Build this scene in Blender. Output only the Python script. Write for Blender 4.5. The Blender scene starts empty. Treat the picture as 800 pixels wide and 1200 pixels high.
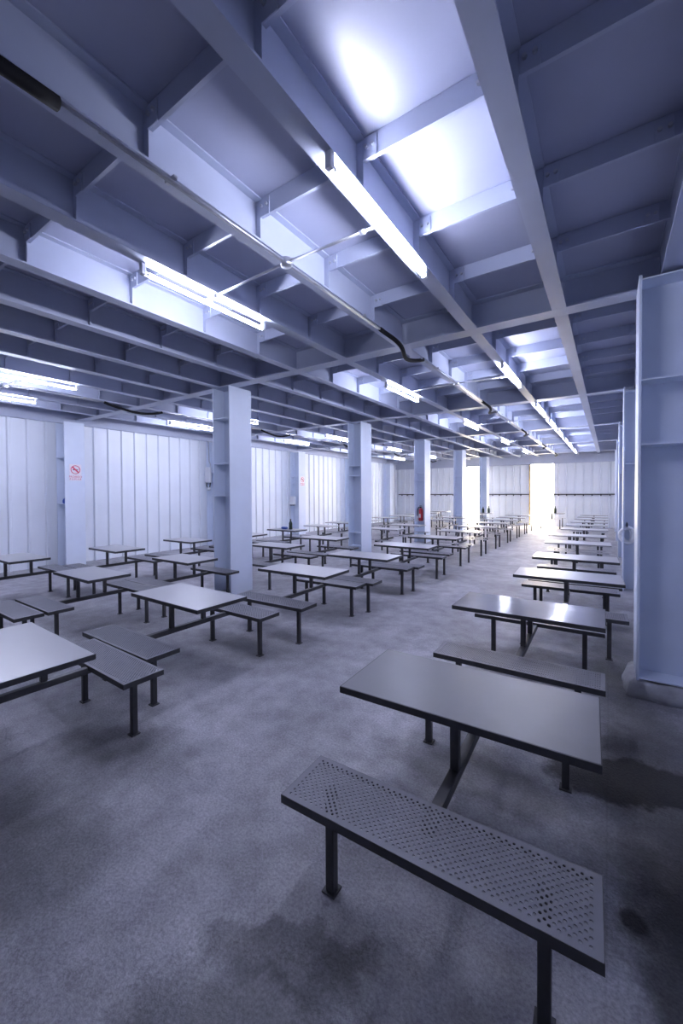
import bpy, math, random
from mathutils import Vector, Matrix, noise
random.seed(7)
scene = bpy.context.scene
col = scene.collection

# ------------------------------------------------------------------ helpers
class MB:
    """collects boxes, tubes and free polygons, then links them as ONE mesh object"""
    def __init__(self):
        self.v, self.f, self.s = [], [], []
    def poly(self, verts, faces, smooth=False):
        n = len(self.v)
        self.v += [tuple(p) for p in verts]
        for fc in faces:
            self.f.append(tuple(i + n for i in fc)); self.s.append(smooth)
        return self
    def box(self, x0, x1, y0, y1, z0, z1, bev=0.0):
        if bev <= 0:
            vs = [(x, y, z) for z in (z0, z1) for y in (y0, y1) for x in (x0, x1)]
            self.poly(vs, [(0, 2, 3, 1), (4, 5, 7, 6), (0, 1, 5, 4), (2, 6, 7, 3), (0, 4, 6, 2), (1, 3, 7, 5)])
        else:
            b = bev
            rings = []
            for z, i in ((z0, b), (z0 + b, 0), (z1 - b, 0), (z1, b)):
                X0, X1, Y0, Y1 = x0 + i, x1 - i, y0 + i, y1 - i
                rings.append([(X0 + b, Y0, z), (X1 - b, Y0, z), (X1, Y0 + b, z), (X1, Y1 - b, z),
                              (X1 - b, Y1, z), (X0 + b, Y1, z), (X0, Y1 - b, z), (X0, Y0 + b, z)])
            self.loft(rings)
        return self
    def loft(self, rings, smooth=False, caps=True, closed=False):
        k = len(rings[0]); vs = [p for r in rings for p in r]; fs = []
        m = len(rings)
        for j in range(m if closed else m - 1):
            a, c = j * k, ((j + 1) % m) * k
            for i in range(k):
                fs.append((a + i, a + (i + 1) % k, c + (i + 1) % k, c + i))
        if caps and not closed:
            fs.append(tuple(reversed(range(k)))); fs.append(tuple(range((m - 1) * k, m * k)))
        self.poly(vs, fs, smooth); return self
    def tube(self, pts, r, n=10, closed=False, caps=True):
        pts = [Vector(p) for p in pts]; rings = []; m = len(pts); up = Vector((0, 0, 1)); prev = None
        for i, p in enumerate(pts):
            if closed: t = pts[(i + 1) % m] - pts[i - 1]
            else: t = pts[min(i + 1, m - 1)] - pts[max(i - 1, 0)]
            t.normalize()
            if prev is None:
                a = t.cross(up if abs(t.z) < .95 else Vector((1, 0, 0))).normalized()
            else:
                a = (prev - t * prev.dot(t)).normalized()
            prev = a; b = t.cross(a)
            rr = r[i] if isinstance(r, (list, tuple)) else r
            rings.append([p + a * rr * math.cos(2 * math.pi * q / n) + b * rr * math.sin(2 * math.pi * q / n) for q in range(n)])
        self.loft(rings, True, caps, closed); return self
    def lathe(self, prof, c=(0, 0, 0), n=16):
        rings = [[(c[0] + r * math.cos(2 * math.pi * q / n), c[1] + r * math.sin(2 * math.pi * q / n), c[2] + z) for q in range(n)] for r, z in prof]
        self.loft(rings, True); return self
    def mesh(self, name, mats):
        me = bpy.data.meshes.new(name)
        me.from_pydata(self.v, [], self.f)
        for i, p in enumerate(me.polygons): p.use_smooth = self.s[i]
        for m in (mats if isinstance(mats, (list, tuple)) else [mats]): me.materials.append(m)
        me.update(); return me
    def build(self, name, mat, parent=None, loc=None):
        return link(name, self.mesh(name, mat), parent, loc)

def link(name, data, parent=None, loc=None):
    o = bpy.data.objects.new(name, data); col.objects.link(o)
    if parent: o.parent = parent
    if loc: o.location = loc
    return o
def tag(o, label=None, cat=None, group=None, kind=None):
    if label: o['label'] = label
    if cat: o['category'] = cat
    if group: o['group'] = group
    if kind: o['kind'] = kind
    return o
def empty(name, loc=(0, 0, 0), rz=0):
    o = bpy.data.objects.new(name, None); col.objects.link(o)
    o.location = loc; o.rotation_euler = (0, 0, rz); o.empty_display_size = .1
    return o
def copy_tree(o, parent=None, deep=9):
    c = o.copy(); col.objects.link(c)
    if parent: c.parent = parent
    if deep > 0:
        for ch in list(o.children): copy_tree(ch, c, deep - 1)
    return c

# ------------------------------------------------------------------ materials
def mat(name, base, rough=.5, metal=0., bump=None, spec=.5, var=None, scale=6., rvar=0.):
    m = bpy.data.materials.new(name); m.use_nodes = True
    nt = m.node_tree; N = nt.nodes; L = nt.links
    b = N['Principled BSDF']
    b.inputs['Base Color'].default_value = (*base, 1); b.inputs['Roughness'].default_value = rough
    b.inputs['Metallic'].default_value = metal
    b.inputs['Specular IOR Level'].default_value = spec
    if var or bump or rvar:
        tc = N.new('ShaderNodeTexCoord')
        nz = N.new('ShaderNodeTexNoise'); nz.inputs['Scale'].default_value = scale; nz.inputs['Detail'].default_value = 6
        L.new(tc.outputs['Object'], nz.inputs['Vector'])
        if var:
            rp = N.new('ShaderNodeValToRGB')
            rp.color_ramp.elements[0].position = .3; rp.color_ramp.elements[1].position = .7
            rp.color_ramp.elements[0].color = (*[c * (1 - var) for c in base], 1)
            rp.color_ramp.elements[1].color = (*[min(1, c * (1 + var)) for c in base], 1)
            L.new(nz.outputs['Fac'], rp.inputs['Fac']); L.new(rp.outputs['Color'], b.inputs['Base Color'])
        if rvar:
            mr = N.new('ShaderNodeMapRange'); mr.inputs['From Min'].default_value = .3; mr.inputs['From Max'].default_value = .7
            mr.inputs['To Min'].default_value = max(.02, rough - rvar); mr.inputs['To Max'].default_value = rough + rvar
            L.new(nz.outputs['Fac'], mr.inputs['Value']); L.new(mr.outputs['Result'], b.inputs['Roughness'])
        if bump:
            n2 = N.new('ShaderNodeTexNoise'); n2.inputs['Scale'].default_value = bump[0]; n2.inputs['Detail'].default_value = 4
            L.new(tc.outputs['Object'], n2.inputs['Vector'])
            bp = N.new('ShaderNodeBump'); bp.inputs['Strength'].default_value = bump[1]; bp.inputs['Distance'].default_value = bump[2]
            L.new(n2.outputs['Fac'], bp.inputs['Height']); L.new(bp.outputs['Normal'], b.inputs['Normal'])
    return m
def emit(name, c, s):
    m = bpy.data.materials.new(name); m.use_nodes = True
    b = m.node_tree.nodes['Principled BSDF']
    b.inputs['Base Color'].default_value = (.9, .9, .9, 1)
    b.inputs['Emission Color'].default_value = (*c, 1); b.inputs['Emission Strength'].default_value = s
    return m

PAINT = mat('grey_blue_steel_paint', (.45, .485, .60), .42, bump=(60, .12, .002), var=.05, scale=2.5)
COLP = mat('pale_blue_column_paint', (.70, .76, .88), .4, bump=(20, .12, .002), var=.04, scale=2.)
DECK = mat('painted_deck_plate', (.40, .42, .54), .38, bump=(9, .15, .004), var=.07, scale=1.3, rvar=.08)
PANEL = mat('white_wall_sheet', (.80, .83, .88), .4, bump=(20, .06, .003), var=.03, scale=1.5)
LAMINATE = mat('pale_grey_laminate', (.38, .38, .395), .3, rvar=.02, scale=2., bump=(25, .03, .001))
DIMMED = mat('dimmed_grey_laminate', (.185, .183, .195), .36, var=.06, scale=14., rvar=.08, bump=(25, .08, .002))  # laminate darkened for the weaker lamp light and vignetting on the nearest right table
GLOSSY = mat('polished_grey_laminate', (.27, .265, .285), .12, var=.03, scale=9., rvar=.03, bump=(18, .10, .003))
SEATM = mat('grey_perforated_steel', (.21, .21, .235), .42, metal=.2, var=.06, scale=12.)
DARK = mat('dark_steel_paint', (.045, .045, .05), .45, var=.15, scale=20.)
RAILM = mat('dark_rail_paint', (.06, .06, .065), .42, var=.15, scale=20.)
BOLT = mat('zinc_bolt', (.55, .56, .6), .35, metal=.8)
PIPE = mat('galvanised_conduit', (.55, .56, .6), .3, metal=.75, var=.08, scale=15.)
BLACK = mat('black_rubber_hose', (.012, .012, .014), .75, spec=.2)
HOLDER = mat('grey_lampholder_plastic', (.6, .6, .63), .4)
TUBE = emit('lit_fluorescent_tube', (.74, .775, 1.0), 42.0)
CONC = mat('rough_concrete', (.36, .36, .38), .85, var=.3, scale=5., bump=(14, .7, .02))
SIGNW = mat('sign_face_white', (.85, .80, .85), .4)
RED = mat('sign_red', (.60, .03, .10), .4)
SIGNK = mat('sign_black', (.03, .02, .03), .4)
XRED = mat('extinguisher_red', (.42, .015, .03), .28)
BLUE = mat('blue_plastic', (.03, .09, .42), .4)
BOXG = mat('grey_electrical_box', (.62, .64, .68), .45)
WHITEP = mat('white_plastic', (.78, .79, .82), .4)
BOTTLE = mat('dark_green_bottle', (.03, .05, .035), .15)
ROPE = mat('pale_cable_sheath', (.82, .83, .86), .6)
OUT = mat('outdoor_paving', (.55, .53, .49), .8, var=.1, scale=2.)
YEL = mat('yellow_lit_door_jamb', (.62, .43, .16), .5, var=.1, scale=8.)  # yellow light on the door jamb, put into its base colour
LITB = mat('brown_wrapper', (.32, .15, .06), .5)
LITG = mat('pale_scrap', (.7, .75, .6), .6)
RAILP = mat('railing_paint', (.50, .47, .42), .5)

# floor: dusty concrete with stained and darker patches that have a shape of their own
def floor_mat(floor_patches):
    m = bpy.data.materials.new('dusty_concrete_floor'); m.use_nodes = True
    nt = m.node_tree; N = nt.nodes; L = nt.links; b = N['Principled BSDF']
    tc = N.new('ShaderNodeTexCoord')
    def nz(s, d=6, r=.55):
        n = N.new('ShaderNodeTexNoise'); n.inputs['Scale'].default_value = s; n.inputs['Detail'].default_value = d
        n.inputs['Roughness'].default_value = r
        L.new(tc.outputs['Object'], n.inputs['Vector']); return n
    def ramp(src, p0, c0, p1, c1):
        r = N.new('ShaderNodeValToRGB'); e = r.color_ramp.elements
        e[0].position, e[1].position = p0, p1; e[0].color = (*c0, 1); e[1].color = (*c1, 1)
        L.new(src, r.inputs['Fac']); return r.outputs['Color']
    def mul(a, c, fac=1.):
        x = N.new('ShaderNodeMix'); x.data_type = 'RGBA'; x.blend_type = 'MULTIPLY'; x.inputs['Factor'].default_value = fac
        L.new(a, x.inputs['A']); L.new(c, x.inputs['B']); return x.outputs['Result']
    big = nz(.9, 5); mid = nz(4.5, 8, .65); fine = nz(70, 5, .7)
    c = ramp(big.outputs['Fac'], .3, (.335, .33, .35), .68, (.52, .515, .54))
    c = mul(c, ramp(mid.outputs['Fac'], .28, (.62, .61, .62), .62, (1.06, 1.06, 1.07)))
    c = mul(c, ramp(fine.outputs['Fac'], .32, (.66, .66, .67), .68, (1.2, 1.2, 1.2)))
    # distort coordinates for the patches
    dn = nz(3.2, 6, .65)
    sub = N.new('ShaderNodeVectorMath'); sub.operation = 'SUBTRACT'; sub.inputs[1].default_value = (.5, .5, .5)
    L.new(dn.outputs['Color'], sub.inputs[0])
    patch_tone = None
    for (x, y, sx, sy, rz, amt, dist, edge) in floor_patches:
        sc = N.new('ShaderNodeVectorMath'); sc.operation = 'SCALE'; sc.inputs['Scale'].default_value = dist
        L.new(sub.outputs[0], sc.inputs[0])
        ad = N.new('ShaderNodeVectorMath'); ad.operation = 'ADD'
        L.new(tc.outputs['Object'], ad.inputs[0]); L.new(sc.outputs[0], ad.inputs[1])
        mp = N.new('ShaderNodeMapping'); mp.vector_type = 'TEXTURE'
        mp.inputs['Location'].default_value = (x, y, 0); mp.inputs['Rotation'].default_value = (0, 0, rz); mp.inputs['Scale'].default_value = (sx, sy, 1e3)
        L.new(ad.outputs[0], mp.inputs['Vector'])
        ln = N.new('ShaderNodeVectorMath'); ln.operation = 'LENGTH'; L.new(mp.outputs[0], ln.inputs[0])
        mr = N.new('ShaderNodeMapRange'); mr.interpolation_type = 'SMOOTHSTEP'
        mr.inputs['From Min'].default_value = 1 - edge; mr.inputs['From Max'].default_value = 1 + edge
        mr.inputs['To Min'].default_value = 1 - amt; mr.inputs['To Max'].default_value = 1
        L.new(ln.outputs['Value'], mr.inputs['Value'])
        if patch_tone is None: patch_tone = mr.outputs['Result']
        else:
            mm = N.new('ShaderNodeMath'); mm.operation = 'MULTIPLY'; L.new(patch_tone, mm.inputs[0]); L.new(mr.outputs['Result'], mm.inputs[1]); patch_tone = mm.outputs[0]
    cb = N.new('ShaderNodeCombineColor')
    for i in range(3): L.new(patch_tone, cb.inputs[i])
    c = mul(c, cb.outputs[0])
    # cracks and saw-cut joints
    vo = N.new('ShaderNodeTexVoronoi'); vo.feature = 'DISTANCE_TO_EDGE'; vo.inputs['Scale'].default_value = .33
    sc = N.new('ShaderNodeVectorMath'); sc.operation = 'SCALE'; sc.inputs['Scale'].default_value = .9; L.new(sub.outputs[0], sc.inputs[0])
    ad = N.new('ShaderNodeVectorMath'); ad.operation = 'ADD'; L.new(tc.outputs['Object'], ad.inputs[0]); L.new(sc.outputs[0], ad.inputs[1])
    L.new(ad.outputs[0], vo.inputs['Vector'])
    c = mul(c, ramp(vo.outputs['Distance'], 0.0008, (.8, .79, .78), .004, (1, 1, 1)))
    sx = N.new('ShaderNodeSeparateXYZ'); L.new(tc.outputs['Object'], sx.inputs[0])
    pp = N.new('ShaderNodeMath'); pp.operation = 'PINGPONG'; pp.inputs[1].default_value = 1.35; L.new(sx.outputs['X'], pp.inputs[0])
    c = mul(c, ramp(pp.outputs[0], .002, (.88, .88, .88), .006, (1, 1, 1)))
    L.new(c, b.inputs['Base Color'])
    b.inputs['Specular IOR Level'].default_value = .18
    r = N.new('ShaderNodeMapRange'); r.inputs['From Min'].default_value = .3; r.inputs['From Max'].default_value = .7
    r.inputs['To Min'].default_value = .5; r.inputs['To Max'].default_value = .78
    L.new(mid.outputs['Fac'], r.inputs['Value']); L.new(r.outputs['Result'], b.inputs['Roughness'])
    b1 = N.new('ShaderNodeBump'); b1.inputs['Strength'].default_value = .8; b1.inputs['Distance'].default_value = .010
    mx = N.new('ShaderNodeMath'); mx.operation = 'ADD'; L.new(fine.outputs['Fac'], mx.inputs[0]); L.new(mid.outputs['Fac'], mx.inputs[1])
    L.new(mx.outputs[0], b1.inputs['Height']); L.new(b1.outputs['Normal'], b.inputs['Normal'])
    return m

FLOOR = floor_mat([
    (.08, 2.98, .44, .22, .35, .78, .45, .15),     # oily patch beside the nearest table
    (.38, 2.9, .5, 1.1, 0., .62, .6, .35),        # damp strip under the right columns
    (.45, 1.9, .36, .9, 0., .7, .5, .35),
    (.10, 2.02, .045, .06, .5, .75, .12, .3),     # small dark spot
    (-.7, 2.5, .6, .2, .05, .45, .4, .4),    # darker patch under the nearest far bench
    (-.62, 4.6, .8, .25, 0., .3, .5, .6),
    (-1.0, 1.17, .30, .16, .5, .38, .7, .18),     # tide mark in the foreground
    (-.75, .86, .62, .26, .2, .42, .8, .25),
    (-2.6, .55, .6, .45, .2, .5, .6, .6),
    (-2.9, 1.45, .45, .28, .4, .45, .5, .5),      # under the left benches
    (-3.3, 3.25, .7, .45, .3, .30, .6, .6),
    (-3.4, 6.6, .7, .4, 0, .35, .6, .6),
    (-3.3, 8.3, .7, .4, 0, .35, .6, .6),
    (-6.0, 2.6, .9, .5, 0, .25, .6, .6),
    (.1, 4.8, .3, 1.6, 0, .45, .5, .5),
])

# ------------------------------------------------------------------ layout constants
XR, XW, YN, YF = .98, -11.52, -3.85, 23.5
ZF, ZD = 3.68, 4.0                      # underside of the beams, underside of the deck
GY = [.42, 4.77, 9.10, 13.42, 17.72, 21.95]
BX = [-.44 - .895 * k for k in range(12)]   # ceiling beam lines, right to left

# ------------------------------------------------------------------ the room shell
tag(MB().box(XW - .3, XR + .3, YN - .3, YF + .25, -.2, 0).build('floor', FLOOR), kind='structure')
tag(MB().box(XW - .3, XR + .3, YN - .3, YF + .3, ZD, ZD + .12).build('ceiling', DECK), kind='structure')

def sheet(axis, p, a0, a1, z0, z1, sgn, pitch=.37, off=.1, name='wall', m=PANEL, g=1.):
    """profiled steel sheet: flat pans with narrow raised ribs; sgn = which way it faces"""
    prof = [(a0, 0)]; a = a0 + off
    while a + .09 < a1:
        prof += [(a - .014 * g, 0), (a - .013 * g, -.03 if g > 1.5 else -.010), (a - .001 * g, -.03 if g > 1.5 else -.010), (a, 0), (a + .014 * g, .028 * g), (a + .042 * g, .028 * g), (a + .056 * g, 0)]
        a += pitch
    prof.append((a1, 0))
    mb = MB(); n = len(prof); vs = []
    for z in (z0, z1):
        for q, d in prof:
            vs.append((p + sgn * d, q, z) if axis == 'x' else (q, p + sgn * d, z))
    for z in (z0, z1):
        for q in (a0, a1):
            vs.append((p - sgn * .08, q, z) if axis == 'x' else (q, p - sgn * .08, z))
    fs = [(i, i + 1, n + i + 1, n + i) for i in range(n - 1)]
    o = 2 * n
    fs += [(o, o + 1, o + 3, o + 2), (0, o, o + 2, n), (n - 1, o + 1, o + 3, 2 * n - 1)]
    mb.poly(vs, fs)
    return tag(mb.build(name, m), kind='structure')
sheet('x', XW, YN, YF, -.02, ZD, 1, name='wall_left', g=1.35)
sheet('x', XR, YN, YF, -.02, ZD, -1, name='wall_right', m=PAINT)
sheet('y', YN, XW, XR, -.02, ZD, 1, name='wall_back', m=PAINT)
ZT = 3.27                                # head of the far openings
D1, D2 = (-3.52, -2.42), (-6.95, -6.08)
for i, (a, b) in enumerate(((XW, D2[0]), (D2[1], D1[0]), (D1[1], XR))):
    sheet('y', YF, a, b, -.02, ZD, -1, name='wall_far', off=.16, g=1.7)
tag(MB().box(D2[0], D2[1], YF, YF + .08, ZT, ZD).box(D1[0], D1[1], YF, YF + .08, ZT, ZD).build('wall_far', PANEL), kind='structure')
tag(MB().box(XW, XR, YF - .10, YF - .02, ZT, ZD).build('trim_1', PAINT), kind='structure')     # eaves member, far end
tag(MB().box(XW + .005, XW + .12, YN, YF - .1, 3.58, ZD).build('trim_2', PAINT), kind='structure')    # eaves member, left
tag(MB().box(D1[0] - .06, D1[0], YF - .10, YF + .08, 0, ZT).build('trim_3', YEL), kind='structure')   # door jamb
# girts along the far wall
for k, (a, b) in enumerate(((XW + .2, D2[0]), (D2[1], D1[0] - .06), (D1[1], XR - .2))):
    g = MB().box(a, b, YF - .10, YF - .045, 1.64, 1.69)
    x = a + .2
    while x < b - .1:
        g.box(x, x + .05, YF - .09, YF - .03, 1.58, 1.64); x += .37
    tag(g.build('trim_%d' % (4 + k), RAILM), kind='structure')

# outside, beyond the openings
tag(MB().box(-40, 30, YF + .25, 70, -.3, -.04).build('ground', OUT), kind='structure')
rl = empty('guard_railing', (-3.6, YF + 1.4, -.04))
tag(rl, 'pale pipe railing outside the bright far doorway', 'railing')
MB().tube([(-4.5, 0, .95), (3.2, 0, .95)], .022).build('top_rail', RAILP, rl)
MB().tube([(-4.5, 0, .5), (3.2, 0, .5)], .018).build('mid_rail', RAILP, rl)
for x in (-4.4, -2.9, -1.4, .35, 1.7, 3.1):
    MB().tube([(x, 0, 0), (x, 0, .95)], .022).build('railing_post', RAILP, rl)

# ------------------------------------------------------------------ ceiling steel
def ord_(n):
    return ['nearest', 'second', 'third', 'fourth', 'fifth', 'sixth', 'seventh', 'eighth', 'ninth', 'tenth', 'eleventh', 'twelfth', 'thirteenth', 'fourteenth', 'fifteenth'][n]
gm = MB()
L0, L1 = XW + .005, XR - .01
gm.box(L0, L1, -.1, .1, ZF, ZF + .016).box(L0, L1, -.009, .009, ZF + .016, ZD - .014).box(L0, L1, -.1, .1, ZD - .014, ZD - .001)
for x in BX:                              # stiffener plates where the beams frame in
    gm.box(x - .03, x - .02, -.085, -.0095, ZF + .0165, ZD - .0145).box(x + .02, x + .03, .0095, .085, ZF + .0165, ZD - .0145)
gmesh = gm.mesh('ceiling_girder', PAINT)
for k, y in enumerate(GY):
    tag(link('ceiling_girder_beam', gmesh, loc=(0, y, 0)), kind='structure')

def beam_mesh(length, ys, w=.065):
    b = MB()
    b.box(-w, w, 0, length, ZF, ZF + .014).box(-.006, .006, 0, length, ZF + .014, ZD - .012).box(-w, w, 0, length, ZD - .012, ZD - .001)
    for y in ys:
        b.box(.0065, .055, y - .004, y + .004, ZF + .0145, ZD - .0125).box(-.055, -.0065, y - .004, y + .004, ZF + .0145, ZD - .0125)
    return b.mesh('ceiling_beam', PAINT)
bays = [(YN, GY[0])] + [(GY[i], GY[i + 1]) for i in range(5)] + [(GY[5], YF - .02)]
bay_beams = []
for (a, b) in bays:
    a2 = a + (.102 if a != YN else .01); b2 = b - (.102 if b != YF - .02 else .1)
    n = max(0, round((b - a) / .865) - 1)
    ys = [a + (b - a) * (j + 1) / (n + 1) for j in range(n)]
    me = beam_mesh(b2 - a2, [y - a2 for y in ys])
    bay_beams.append((a, b, a2, b2, ys, me))
for bi, (a, b, a2, b2, ys, me) in enumerate(bay_beams):
    for x in BX:
        tag(link('ceiling_beam', me, loc=(x, a2, 0)), kind='structure')
for bi, (a, b, a2, b2, ys, me) in enumerate(bay_beams):   # edge beam over the right columns
    e = MB().box(.36, .56, a2, b2, ZF, ZF + .018).box(.372, .388, a2, b2, ZF + .018, ZD - .012).box(.36, .56, a2, b2, ZD - .012, ZD - .001)
    tag(e.build('ceiling_edge_beam', PAINT), kind='structure')

# joists: a channel with a clip plate and two bolts at each end
gap = .895; h0 = .0575
jm = MB().box(h0, gap - h0, -.004, .004, ZD - .14, ZD - .002).box(h0, gap - h0, .004, .020, ZD - .14, ZD - .135).box(h0, gap - h0, .004, .020, ZD - .008, ZD - .002).mesh('ceiling_joist', PAINT)
def clip(x0, x1):
    c = MB().box(x0, x1, -.0155, -.0045, ZD - .150, ZD - .022, .002)
    return c.mesh('clip_plate', PAINT)
def bolts(xc):
    b = MB()
    for dx in (-.024, .024):
        b.poly([(xc + dx + .0125 * math.cos(t * math.pi / 3), y, ZD - .08 + .0125 * math.sin(t * math.pi / 3)) for y in (-.0157, -.032) for t in range(6)],
               [tuple(range(6, 12))] + [(i, (i + 1) % 6, 6 + (i + 1) % 6, 6 + i) for i in range(6)])
    return b.mesh('bolt', BOLT)
clips = [(clip(.062, .155), bolts(.108)), (clip(gap - .155, gap - .062), bolts(gap - .108))]
lines = BX + [BX[-1] - gap]
for bi, (a, b, a2, b2, ys, me) in enumerate(bay_beams):
    for y in ys:
        for k in range(12):
            x = lines[k] - gap
            if k == 11: continue
            if bi == 0 and (y < .2): 
                pass
            j = tag(link('ceiling_joist_beam', jm, loc=(x, y, 0)), kind='structure')
            if bi in (1, 2) and k < 6:
                for cm, bm in clips:
                    c = link('clip_plate', cm, j); link('bolt', bm, c)
        # right of the first beam, up to the edge beam
        j = tag(MB().box(h0, .372 + .44 - .002, -.004, .004, ZD - .14, ZD - .002).box(h0, .81, .004, .020, ZD - .14, ZD - .135).build('ceiling_joist_beam', PAINT, loc=(BX[0], y, 0)), kind='structure')
        if bi in (1, 2):
            for cm, bm in (clips[0],):
                c = link('clip_plate', cm, j); link('bolt', bm, c)
            c = link('clip_plate', clips[1][0], j, (-.09, 0, 0)); link('bolt', clips[1][1], c)

# ------------------------------------------------------------------ columns
def column(x0, x1, yc, wy, stiff, label, group, top=ZF - .001, tf=.022, extra=None, cap=True, web_top=True):
    """H section: flanges in planes x = const, web across; stiff = heights of the stiffener plates"""
    xm = (x0 + x1) / 2
    r = empty('steel_column', (xm, yc, 0)); tag(r, label, 'column', group, 'thing')
    hx = (x1 - x0) / 2; hy = wy / 2
    for s in (-1, 1):
        a, b = sorted((s * hx, s * (hx - tf)))
        MB().box(a, b, -hy, hy, 0, top, .003).build('flange', COLP, r)
    MB().box(-hx + tf + .0005, hx - tf - .0005, -.008, .008, 0, top - .005).build('web', COLP, r)
    for z in stiff:
        for s in (-1, 1):
            a, b = sorted((s * .0085, s * (hy - .004)))
            MB().box(-hx + tf + .0005, hx - tf - .0005, a, b, z - .006, z + .006).build('stiffener', COLP, r)
    return r
YC = GY[1:]
row = 'free-standing columns in the left row'
sl = [(3.13, 2.33, 1.75), (2.52, 2.25, .72, .36), (2.5, 2.22, .76, .27), (2.5, 2.22, .76, .3), (2.5, 2.22, .76, .3)]
words_ = ['nearest free-standing steel column, largest, standing left of the aisle among the tables', 'second free-standing steel column from the front, left of the aisle',
          'third free-standing steel column, with the red fire extinguisher in its web', 'fourth free-standing steel column, beyond the one with the extinguisher',
          'fifth and farthest free-standing steel column, close to the far wall']
colx = [(-5.94, -5.49), (-5.87, -5.45), (-5.84, -5.43), (-5.82, -5.42), (-5.82, -5.42)]
cols = []
for k in range(5):
    c = column(*colx[k], YC[k] + (.145 if k == 0 else .19), .51 if k == 0 else .54, sl[k], words_[k], row); cols.append(c)
MB().box(-.035, -.012, -.03, -.0085, 1.76, 3.6).build('cable_strip', WHITEP, cols[0])
row = 'columns along the left wall'
words_ = ['nearest steel column on the left wall, bearing the no-smoking sign', 'second steel column on the left wall, beside the grey electrical box',
          'third steel column on the left wall, with a white dispenser', 'fourth steel column on the left wall', 'fifth steel column on the left wall, near the far corner']
wcols = []
for k in range(5):
    wcols.append(column(XW + .045, -11.0, YC[k] - (.29 if k == 0 else .15), .45, (2.7, 1.55) if k == 0 else (2.5, 2.2), words_[k], row, top=3.57))
row = 'columns along the right side'
words_ = ['nearest right-hand steel column, huge at the right edge, on a rough concrete base', 'second right-hand steel column, with a pale cable coil hanging on it',
          'third right-hand steel column, seen as a thin strip', 'fourth right-hand steel column, far back', 'fifth right-hand steel column, by the far wall']
rcols = []
for k in range(5):
    st = (3.64, 2.77, 2.21, .15) if k == 0 else (3.6, 2.3)
    rcols.append(column(.205, .72, YC[k] - (.2 if k == 0 else .10), .45, st, words_[k], row))
# rough concrete foot cast around the nearest right column
ft = MB(); rings = []
for z, g in ((0., .085), (.05, .07), (.10, .045), (.125, .0), (.13, -.05)):
    ring = []
    P = 44
    for q in range(P):
        t = 2 * math.pi * q / P; cx, sy = math.cos(t), math.sin(t)
        k = max(abs(cx) / .27, abs(sy) / .235); px, py = cx / k, sy / k
        L = math.hypot(px, py); px *= (L + g) / L; py *= (L + g) / L
        n = noise.noise(Vector((px * 7, py * 7, z * 9))) * .035
        ring.append((px * (1 + n * 1.5), py * (1 + n * 1.5), max(0, z + (n * .6 if z > .04 else 0))))
    rings.append(ring)
ft.loft(rings, True)
ft.build('concrete_foot', CONC, rcols[0])

# ------------------------------------------------------------------ lamps, conduits
lamp_root = empty('tube_lamp', (0, 0, 0))
HL = .66
MB().tube([(0, -HL, 0), (0, HL, 0)], .0165, 12).build('tube', TUBE, lamp_root)
for s in (-1, 1):
    h = MB().box(-.022, .022, s * HL - .018 + s * .019, s * HL + .018 + s * .019, -.02, .0749, .004)
    h.tube([(0, s * HL - s * .002, 0), (0, s * HL - s * .03, 0)], .0172, 10)
    h.build('lampholder', HOLDER, lamp_root)
MB().box(-.008, .008, -.012, .012, .0175, .0749).tube([(0.0, -.008, -.0), (0, .008, 0)], .0185, 10).build('clip', HOLDER, lamp_root)
first = True; lamp_n = {}
lamp_lines = [(1, 'right-hand row of tubes beside the aisle'), (3, 'second row of tubes from the right'), (8, 'row of tubes over the left tables'), (10, 'row of tubes beside the left wall')]
offs = {0: 2.49, 1: 6.75, 2: 11.1, 3: 15.4, 4: 19.6}
for bi in range(5):
    for li, gname in lamp_lines:
        for dy in ((0,) if bi < 2 or li != 1 else (-1.16, 1.16)):
            o = lamp_root if first else copy_tree(lamp_root); first = False
            o.location = (BX[li] + (.044 if li == 1 else -.044), offs[bi] + dy, ZF - .075)
            tag(o, 'lit fluorescent tube, %s one of the %s' % (ord_(lamp_n.get(li, 0)), gname), 'lamp', 'fluorescent tubes under the ceiling beams')
            lamp_n[li] = lamp_n.get(li, 0) + 1

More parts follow.
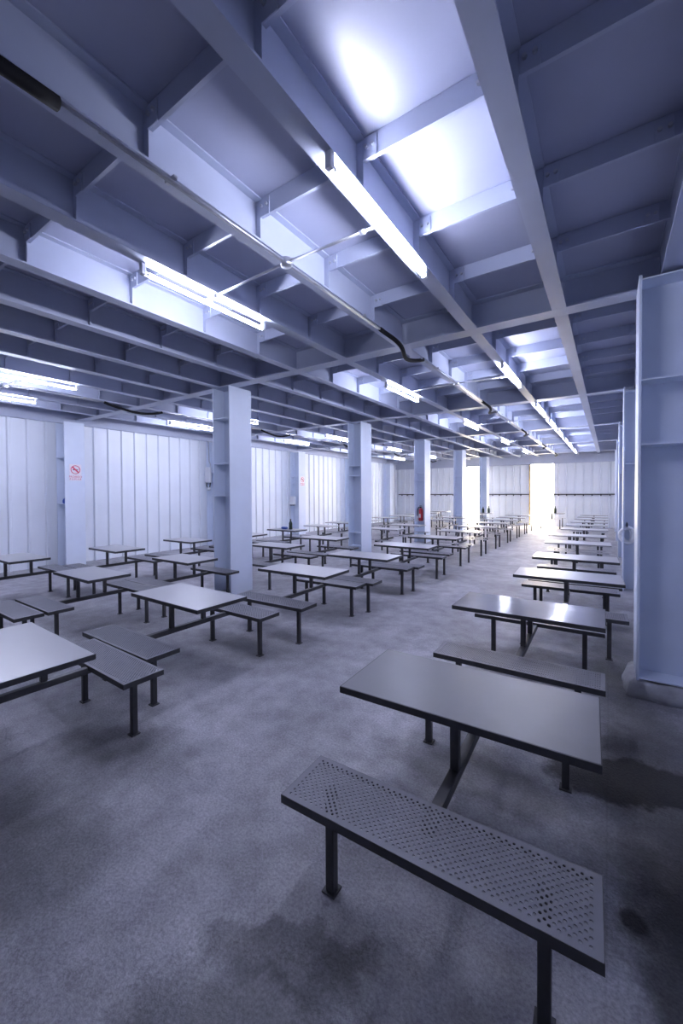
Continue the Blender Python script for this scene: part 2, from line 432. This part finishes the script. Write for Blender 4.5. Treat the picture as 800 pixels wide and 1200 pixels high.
def pipe_pts(x, y0, y1): return [(x, y0, ZF - .045), (x, y1, ZF - .045)]
CX = BX[2] + .085; JX = BX[9] + .085
conduits = [empty('cable_conduit', (CX, GY[0], ZF - .045)), empty('cable_conduit', (JX, GY[0], ZF - .045))]
tag(conduits[0], 'long steel conduit with black hose joints running above the aisle under the ceiling', 'conduit')
tag(conduits[1], 'long steel conduit with black hose joints under the ceiling near the left wall', 'conduit')
class Off:
    def __init__(self, o, dy): self.o, self.dy = o, dy
_build = MB.build
def build(self, name, mat, parent=None, loc=None):
    if isinstance(parent, Off): return _build(self, name, mat, parent.o, (0, parent.dy, 0))
    return _build(self, name, mat, parent, loc)
MB.build = build
for bi in range(5):
    y0, y1 = GY[bi], GY[bi + 1]
    my = offs[bi] - .08
    for li, X in ((0, CX), (1, JX)):
        R_ = conduits[li]; r = Off(R_, y0 - GY[0])
        MB().tube([(0, .2 if bi == 0 and li == 0 else .35, 0), (0, y1 - y0 - .75, 0)], .0105).tube([(-.030, .6, .012), (-.036, y1 - y0 - .8, .012)], .006).build('pipe', PIPE, r)
        MB().lathe([(.0, -.03), (.042, -.03), (.048, -.02), (.048, .025), (0, .028)], (0, my - y0, 0)).build('junction_box', PIPE, r)
        for s, bx in ((1, BX[1] + .044 - X), (-1, BX[3] - .044 - X)) if li == 0 else ((1, BX[8] - .044 - X), (-1, BX[10] - .044 - X)):
            e = bx - s * .03
            MB().tube([(s * .05, my - y0, .0), (e, my - y0, -.022)], .0115).tube([(e - s * .10, my - y0, -.019), (e - s * .14, my - y0, -.018)], .018).build('side_arm', PIPE, r)
        for yy in (1.0, 3.2):
            MB().box(-.07, .022, yy - .012, yy + .012, .017, .032).build('pipe_clip', PIPE, r)
        pts = []
        for i in range(17):
            t = i / 16; y = y1 - y0 - .80 + t * 1.25
            pts.append((.05 * math.sin(t * math.pi * 2) * (1.5 if li == 0 else .8), y, -.10 * math.sin(math.pi * t) ** .8))
        MB().tube(pts, .026, 10).build('flexible_hose', BLACK, r)
        if bi == 0 and li == 0:
            pts = [(-.02 + .05 * math.sin(t * 3), -.97 + t * 1.38, -.005 - .05 * math.sin(math.pi * min(1, t))) for t in [i / 12 for i in range(13)]]
            MB().tube(pts, .034, 10).build('flexible_hose', BLACK, r)

# ------------------------------------------------------------------ cafeteria table units
LT, WT = 1.19, .60
def perforated(x0, x1, y0, y1, z, t):
    """flat steel sheet with staggered round holes"""
    p = .0137; mx, my = .022, .018
    nx = int((x1 - x0 - 2 * mx) / p); ny = int((y1 - y0 - 2 * my) / p)
    ax = (x0 + x1) / 2 - nx * p / 2; ay = (y0 + y1) / 2 - ny * p / 2
    bx, by = ax + nx * p, ay + ny * p
    mb = MB()
    def q(a, b, c, d): mb.poly([(a, c, z), (b, c, z), (b, d, z), (a, d, z)], [(0, 1, 2, 3)])
    q(x0, x1, y0, ay); q(x0, x1, by, y1); q(x0, ax, ay, by); q(bx, x1, ay, by)
    r = .0056; m = p / 2
    sq = [(m, -m), (m, 0), (m, m), (0, m), (-m, m), (-m, 0), (-m, -m), (0, -m)]
    oc = [(r * math.cos(math.pi / 4 * (k - 1)), r * math.sin(math.pi / 4 * (k - 1))) for k in range(8)]
    for i in range(nx):
        for j in range(ny):
            cx, cy = ax + (i + .5) * p, ay + (j + .5) * p
            if (i + j) % 2:
                q(cx - m, cx + m, cy - m, cy + m); continue
            vs = [(cx + a, cy + b, z) for a, b in sq] + [(cx + a, cy + b, z) for a, b in oc] + [(cx + a, cy + b, z - t) for a, b in oc]
            fs = [(k, (k + 1) % 8, 8 + (k + 1) % 8, 8 + k) for k in range(8)] + [(8 + k, 8 + (k + 1) % 8, 16 + (k + 1) % 8, 16 + k) for k in range(8)]
            mb.poly(vs, fs)
    return mb
def rim_mb(x0, x1, y0, y1, z0, z1, t):
    m = MB()
    m.box(x0, x1, y0, y0 + t, z0, z1).box(x0, x1, y1 - t, y1, z0, z1).box(x0, x0 + t, y0 + t, y1 - t, z0, z1).box(x1 - t, x1, y0 + t, y1 - t, z0, z1)
    return m
ZS, ZTOP, OFF, WB = .472, .75, .632, .305
def make_unit():
    r = empty('cafeteria_table')
    hx, hy = LT / 2, WT / 2
    top = MB().box(-hx + .004, hx - .004, -hy + .004, hy - .004, ZTOP - .026, ZTOP, .0015).build('tabletop', LAMINATE, r)
    rim_mb(-hx, hx, -hy, hy, ZTOP - .036, ZTOP - .0015, .0038).build('edge_band', DARK, top)
    MB().box(-.03, .03, -hy + .05, hy - .05, ZTOP - .05, ZTOP - .0265).box(-hx + .1, hx - .1, -.02, .02, ZTOP - .045, ZTOP - .0265).build('top_bracket', RAILM, r)
    for s in (-1, 1):
        MB().box(-.021, .021, s * .19 - .021, s * .19 + .021, .4555, ZTOP - .0505, .003).build('post', RAILM, r)
    MB().box(-.025, .025, -OFF + WB / 2 - .10, OFF - WB / 2 + .10, .407, .455, .003).build('rail', RAILM, r)
    for s in (-1, 1):
        y0, y1 = s * OFF - WB / 2, s * OFF + WB / 2
        seat = perforated(-hx + .002, hx - .002, y0 + .002, y1 - .002, ZS, .003).build('seat', SEATM, r)
        rim_mb(-hx, hx, y0, y1, ZS - .038, ZS - .0008, .0022).build('seat_rim', DARK, seat)
        for sx in (-1, 1):
            x = sx * (hx - .165)
            lg = MB().box(x - .021, x + .021, s * OFF - .021, s * OFF + .021, .006, ZS - .004, .003).build('leg', DARK, r)
            MB().box(x - .033, x + .033, s * OFF - .033, s * OFF + .033, 0, .008).build('foot_plate', DARK, lg)
    return r
unit = make_unit()
used = [False]
def place(x, y, L, rz, label, group, near, sy=1.):
    if not used[0]:
        o = unit; used[0] = True
    else:
        o = copy_tree(unit, None, 9 if near else 1)
    o.location = (x, y, 0); o.rotation_euler = (0, 0, rz); o.scale = (L / LT, sy, 1)
    tag(o, label, 'table', group)
    return o
G = {'R': 'tables in the row along the right columns', 'A': 'tables in the row left of the aisle', 'B': 'tables in the middle left row', 'C': 'tables in the row near the left wall'}
special = {('R', 0): 'cafeteria table with perforated bench in the right foreground, nearest and largest in the picture',
           ('R', 1): 'second cafeteria table on the right, with two bright lamp reflections on its top',
           ('A', 0): 'cafeteria table cut by the left edge of the picture, nearest of the left tables'}
rows = {
 'R': [(-.62, 2.08, 1.19, .03), (-.615, 3.92, 1.19, .01), (-.44, 5.72, 1.17, .04), (-.46, 7.36, 1.17, .04), (-.54, 9.5, 1.16, .03), (-.64, 11.12, 1.19, .03), (-.58, 13.0, 1.12, .02), (-.58, 14.6, 1.1, .0), (-.58, 16.2, 1.1, 0), (-.56, 17.8, 1.08, 0), (-.56, 19.4, 1.08, 0), (-.56, 21.0, 1.06, 0)],
 'A': [(-3.36, .96, 1.14, -.02), (-3.61, 2.50, 1.13, -.01), (-3.49, 4.22, 1.13, .03), (-3.42, 5.76, 1.13, .02), (-3.37, 7.30, 1.15, .01), (-3.4, 9.0, 1.15, .02), (-3.36, 10.75, 1.12, .01), (-3.36, 12.45, 1.12, 0), (-3.36, 14.2, 1.12, 0), (-3.36, 15.9, 1.12, 0), (-3.36, 17.6, 1.12, 0), (-3.36, 19.3, 1.12, 0)],
 'B': [(-5.74, 1.09, 1.05, 0, .90), (-5.70, 2.50, 1.0, 0, .86), (-5.71, 3.905, .95, 0), (-5.6, 5.93, 1.03, 0), (-5.55, 7.48, 1.05, .02), (-5.45, 10.32, 1.1, 0), (-5.45, 11.86, 1.1, 0), (-5.4, 14.9, 1.1, 0), (-5.4, 16.45, 1.1, 0), (-5.4, 19.2, 1.1, 0), (-5.4, 20.8, 1.1, 0)],
 'C': [(-8.17, 2.46, 1.05, 0), (-7.90, 3.92, 1.03, .0), (-7.93, 5.50, 1.0, .02), (-7.8, 7.1, 1.05, 0), (-7.72, 8.62, 1.05, .0), (-7.66, 10.2, 1.05, 0), (-7.86, 11.65, 1.05, 0), (-7.8, 13.3, 1.05, 0), (-7.8, 14.9, 1.05, 0), (-7.8, 16.5, 1.05, 0), (-7.8, 18.1, 1.05, 0), (-7.8, 19.7, 1.05, 0), (-7.8, 21.3, 1.05, 0)],
}
desc = {'R': 'grey cafeteria table with two perforated benches, %s in the row along the right-hand columns', 'A': 'grey cafeteria table with fixed benches, %s in the row just left of the aisle',
        'B': 'grey cafeteria table with fixed benches, %s in the middle left row that holds the columns', 'C': 'grey cafeteria table with fixed benches, %s in the row nearest the left wall'}
for rname, items in rows.items():
    for i, (x, y, L, rz, *sy_) in enumerate(items):
        place(x, y, L, rz, special.get((rname, i), desc[rname] % ord_(i)), G[rname], y < 9.5, sy_[0] if sy_ else {'R': 1., 'A': .97, 'B': .92, 'C': .92}[rname])
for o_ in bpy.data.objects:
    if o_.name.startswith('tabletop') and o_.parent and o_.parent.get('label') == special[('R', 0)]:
        o_.material_slots[0].link = 'OBJECT'; o_.material_slots[0].material = DIMMED
    if o_.name.startswith('tabletop') and o_.parent and o_.parent['label'] == special[('R', 1)]:
        o_.material_slots[0].link = 'OBJECT'; o_.material_slots[0].material = GLOSSY
place(-2.35, 22.1, 1.12, 0, 'cafeteria table standing across the bright far doorway, a dark bottle on it', 'table by the far doorway', False)

# ------------------------------------------------------------------ small things
# no-smoking sign
def sign(loc, label, w=.27, h=.40):
    s = empty('no_smoking_sign', loc); tag(s, label, 'sign', 'no-smoking signs on the wall columns')
    MB().box(0, .004, -w / 2, w / 2, -h / 2, h / 2).build('board', SIGNW, s)
    cz, R_ = h * .17, w * .40
    ring = []
    for i in range(40):
        t = 2 * math.pi * i / 40; ring.append((.0055, R_ * math.cos(t), cz + R_ * math.sin(t)))
    m = MB()
    n = 40
    vs = [(x, y * k, cz + (z - cz) * k) for k in (1, .84) for x, y, z in ring]
    m.poly(vs, [(i, (i + 1) % n, n + (i + 1) % n, n + i) for i in range(n)])
    d = R_ * .9; q = .018
    a = math.radians(135); ux, uy = math.cos(a), math.sin(a)
    m.poly([(.0062, d * ux - q * uy, cz + d * uy + q * ux), (.0062, d * ux + q * uy, cz + d * uy - q * ux), (.0062, -d * ux + q * uy, cz - d * uy - q * ux), (.0062, -d * ux - q * uy, cz - d * uy + q * ux)], [(0, 1, 2, 3)])
    m.build('prohibition_ring', RED, s)
    g = MB().box(.0041, .0052, -.06, .04, cz - .012, cz + .012).box(.0041, .0052, .046, .06, cz - .012, cz + .012)
    g.poly([(.0052, .066 + .012 * math.sin(i * .8), cz + .02 + i * .012) for i in range(5)] + [(.0052, .075 + .012 * math.sin(i * .8), cz + .02 + i * .012) for i in range(5)], [(i, i + 1, 6 + i, 5 + i) for i in range(4)])
    g.build('cigarette_symbol', SIGNK, s)
    for k, (txt, zz) in enumerate((('PROIBIDO', -h * .27), ('FUMAR', -h * .42))):
        cu = bpy.data.curves.new('lettering', 'FONT'); cu.body = txt; cu.align_x = 'CENTER'; cu.align_y = 'CENTER'
        cu.size = .066; cu.extrude = .0006; cu.space_character = 1.05 if k == 0 else 1.5
        cu.materials.append(RED if k == 0 else RED)
        tmp = bpy.data.objects.new('lettering_curve', cu); col.objects.link(tmp)
        bpy.context.view_layer.update()
        lm = bpy.data.meshes.new_from_object(tmp.evaluated_get(bpy.context.evaluated_depsgraph_get()))
        bpy.data.objects.remove(tmp)
        o = link('lettering', lm, s)
        o.location = (.0052, 0, zz); o.rotation_euler = (math.radians(90), 0, math.radians(90)); o.scale = (.92, 1, 1)
    return s
sign((-10.9985, 4.49, 2.33), 'white and red no-smoking sign on the nearest left wall column')
sign((-10.9985, 13.29, 2.30), 'small pinkish no-smoking sign on the third left wall column')

# fire extinguisher standing on the stiffener of the third column
fx = empty('fire_extinguisher', (-5.63, YC[2] + .19 - .15, .767)); tag(fx, 'red fire extinguisher with black hose standing on the column stiffener', 'fire extinguisher')
MB().lathe([(.0, 0), (.07, 0), (.075, .012), (.075, .38), (.066, .42), (.03, .455), (.022, .47), (0, .47)], n=20).build('cylinder', XRED, fx)
MB().box(-.02, .02, -.02, .02, .468, .51, .004).box(-.012, .012, -.11, .03, .51, .525).box(-.012, .012, -.10, .03, .55, .562).build('valve', BLACK, fx)
MB().tube([(-.02, 0, .49), (-.07, -.01, .50), (-.115, -.015, .42), (-.125, -.015, .28), (-.125, -.015, .12), (-.115, -.015, .05)], .016, 8).build('hose', BLACK, fx)
MB().box(-.04, .02, -.0785, -.0752, .12, .26).build('paper_label', SIGNW, fx)
tg = MB().box(-.035, .035, -.012, .012, 0, .16, .004).box(-.02, .02, -.008, .008, .16, .19).build('white_bottle', WHITEP, loc=(-5.755, YC[2] + .19 - .215, .767))
tag(tg, 'small white container beside the red extinguisher', 'bottle')

# blue bundle on the bracket of the nearest left wall column
bb = MB(); rings = []
for z, r in ((0, .075), (.02, .10), (.07, .105), (.12, .085), (.15, .04), (.155, .0)):
    rings.append([(r * math.cos(q * .3927) * (1 + .12 * math.sin(q * 2.3)), r * .8 * math.sin(q * .3927) * (1 + .1 * math.cos(q * 1.7)), z) for q in range(16)])
bb.loft(rings, True)
tag(bb.build('blue_bundle', BLUE, loc=(-11.15, YC[0] - .29 - .125, 1.5565)), 'small blue plastic bundle on the bracket of the nearest left wall column', 'bundle')

# electrical box on the wall beside the second wall column
eb = empty('electrical_box', (-11.30, YC[1] - .15 - .245, 2.42)); tag(eb, 'grey electrical box with conduits on the second left wall column', 'electrical box')
MB().box(-.13, .13, -.09, .0, -.26, .26, .01).build('housing', BOXG, eb)
MB().box(-.112, .112, -.097, -.0905, -.235, .235, .006).build('door', BOXG, eb)
MB().tube([(.10, -.04, .26), (.12, -.04, .36), (.04, -.03, .46), (-.02, -.02, 1.15)], .018, 8).build('cable_conduit', PIPE, eb)
MB().tube([(-.08, -.04, -.262), (-.08, -.05, -.36), (.0, -.06, -.45), (.09, -.05, -.40), (.10, -.04, -.262)], .016, 8).build('cable_loop', BLACK, eb)
MB().lathe([(0, -.06), (.055, -.05), (.07, 0), (.055, .05), (0, .06)], (.05, -.06, -.47)).build('round_fitting', BOXG, eb)
db = empty('soap_dispenser', (-11.26, YC[2] - .15 - .235, 1.46)); tag(db, 'white box-shaped dispenser on the third left wall column', 'dispenser')
MB().box(-.17, .12, -.13, .0, -.17, .19, .015).build('body', WHITEP, db)
MB().box(-.13, .08, -.12, -.02, -.20, -.1705).build('outlet', BLACK, db)

# coil of pale cable hanging on the second right-hand column
cc = empty('cable_coil', (.27, YC[1] - .10 - .008, 1.0)); tag(cc, 'pale cable coil hanging on the second right-hand column', 'cable coil')
for k in range(5):
    pts = []
    for i in range(28):
        t = 2 * math.pi * i / 28
        pts.append(((.07 + .010 * k) * math.cos(t + k), -.035 - .016 * k + .012 * math.sin(3 * t + k), (.13 + .012 * math.sin(k * 2)) * math.sin(t + k) + .012 * math.sin(2 * t + 2 * k)))
    MB().tube(pts, .027, 8, closed=True).build('loop', ROPE, cc)
MB().tube([(0, 0, .22), (0, -.07, .21), (0, -.13, .16)], .012, 8).build('hook', DARK, cc)

# bottles
def bottle(x, y, z, label, h=.24, r=.034, m=BOTTLE):
    b = empty('bottle', (x, y, z)); tag(b, label, 'bottle')
    MB().lathe([(0, 0), (r, 0), (r, h * .58), (r * .8, h * .68), (r * .38, h * .8), (r * .36, h * .93), (0, h * .93)], n=14).build('body', m, b)
    MB().lathe([(r * .42, 0), (r * .42, h * .07), (0, h * .07)], (0, 0, h * .931), 12).build('cap', DARK, b)
bottle(-7.58, 8.62, .7502, 'dark green bottle standing on a table of the left wall row', .30, .05)
tag(MB().box(-.09, .09, -.06, .06, 0, .07, .02).build('tissue_pack', BLUE, loc=(-7.80, 8.60, .7502)), 'small blue pack lying beside the green bottle', 'pack')
bottle(-2.2, 22.0, .7502, 'dark bottle on the table in front of the bright doorway', .34, .06)
bottle(-5.3, 20.7, .7502, 'dark bottle left on a far table beside the fifth column', .3, .06)
bottle(-5.05, 20.8, .7502, 'second dark bottle, right of its twin on the far table', .34, .06)

# litter under the right-hand bench
def scrap(x, y, m, label, s, seed):
    mb = MB(); n = 7; vs = []
    for i in range(n):
        for j in range(n):
            p = Vector((i / (n - 1) - .5, j / (n - 1) - .5, 0))
            vs.append((p.x * s, p.y * s * .7, .006 + s * .22 * abs(noise.noise(Vector((p.x * 3 + seed, p.y * 3, seed))))))
    mb.poly(vs, [(i * n + j, (i + 1) * n + j, (i + 1) * n + j + 1, i * n + j + 1) for i in range(n - 1) for j in range(n - 1)], True)
    o = mb.build('litter_scrap', m, loc=(x, y, 0))
    so = o.modifiers.new('thick', 'SOLIDIFY'); so.thickness = .003
    tag(o, label, 'litter')
scrap(-.93, 3.02, LITB, 'crumpled brown wrapper on the floor under the second right bench', .09, 1.3)
scrap(-.60, 2.98, LITG, 'pale scrap on the floor under the second right bench', .05, 4.1)

# ------------------------------------------------------------------ light and camera
w = bpy.data.worlds.new('sky'); scene.world = w; w.use_nodes = True
bg = w.node_tree.nodes['Background']; bg.inputs['Color'].default_value = (1.0, .87, .68, 1); bg.inputs['Strength'].default_value = 9.0

cam_d = bpy.data.cameras.new('camera'); cam = bpy.data.objects.new('camera', cam_d); col.objects.link(cam)
f = 465.06
cam_d.sensor_fit = 'VERTICAL'; cam_d.sensor_height = 36; cam_d.sensor_width = 24; cam_d.lens = f / 1200 * 36
cam_d.shift_y = -(600 - 585.37) / 1200; cam_d.clip_start = .02; cam_d.clip_end = 300
yaw, pitch, roll = .5935, -.0171, -.0045
cy, sy = math.cos(yaw), math.sin(yaw)
fw = Vector((-sy * math.cos(pitch), cy * math.cos(pitch), math.sin(pitch))); rt = Vector((cy, sy, 0)); up = rt.cross(fw)
r2 = math.cos(roll) * rt + math.sin(roll) * up; u2 = -math.sin(roll) * rt + math.cos(roll) * up
M = Matrix((r2, u2, -fw)).transposed().to_4x4(); M.translation = Vector((0, 0, 1.798))
cam.matrix_world = M
scene.camera = cam
scene.view_settings.view_transform = 'Standard'; scene.view_settings.look = 'None'
scene.view_settings.gamma = 1; scene.view_settings.use_curve_mapping = False
scene.view_settings.exposure = 2.05
scene.cycles.max_bounces = 8; scene.cycles.diffuse_bounces = 5
scene.cycles.use_denoising = True
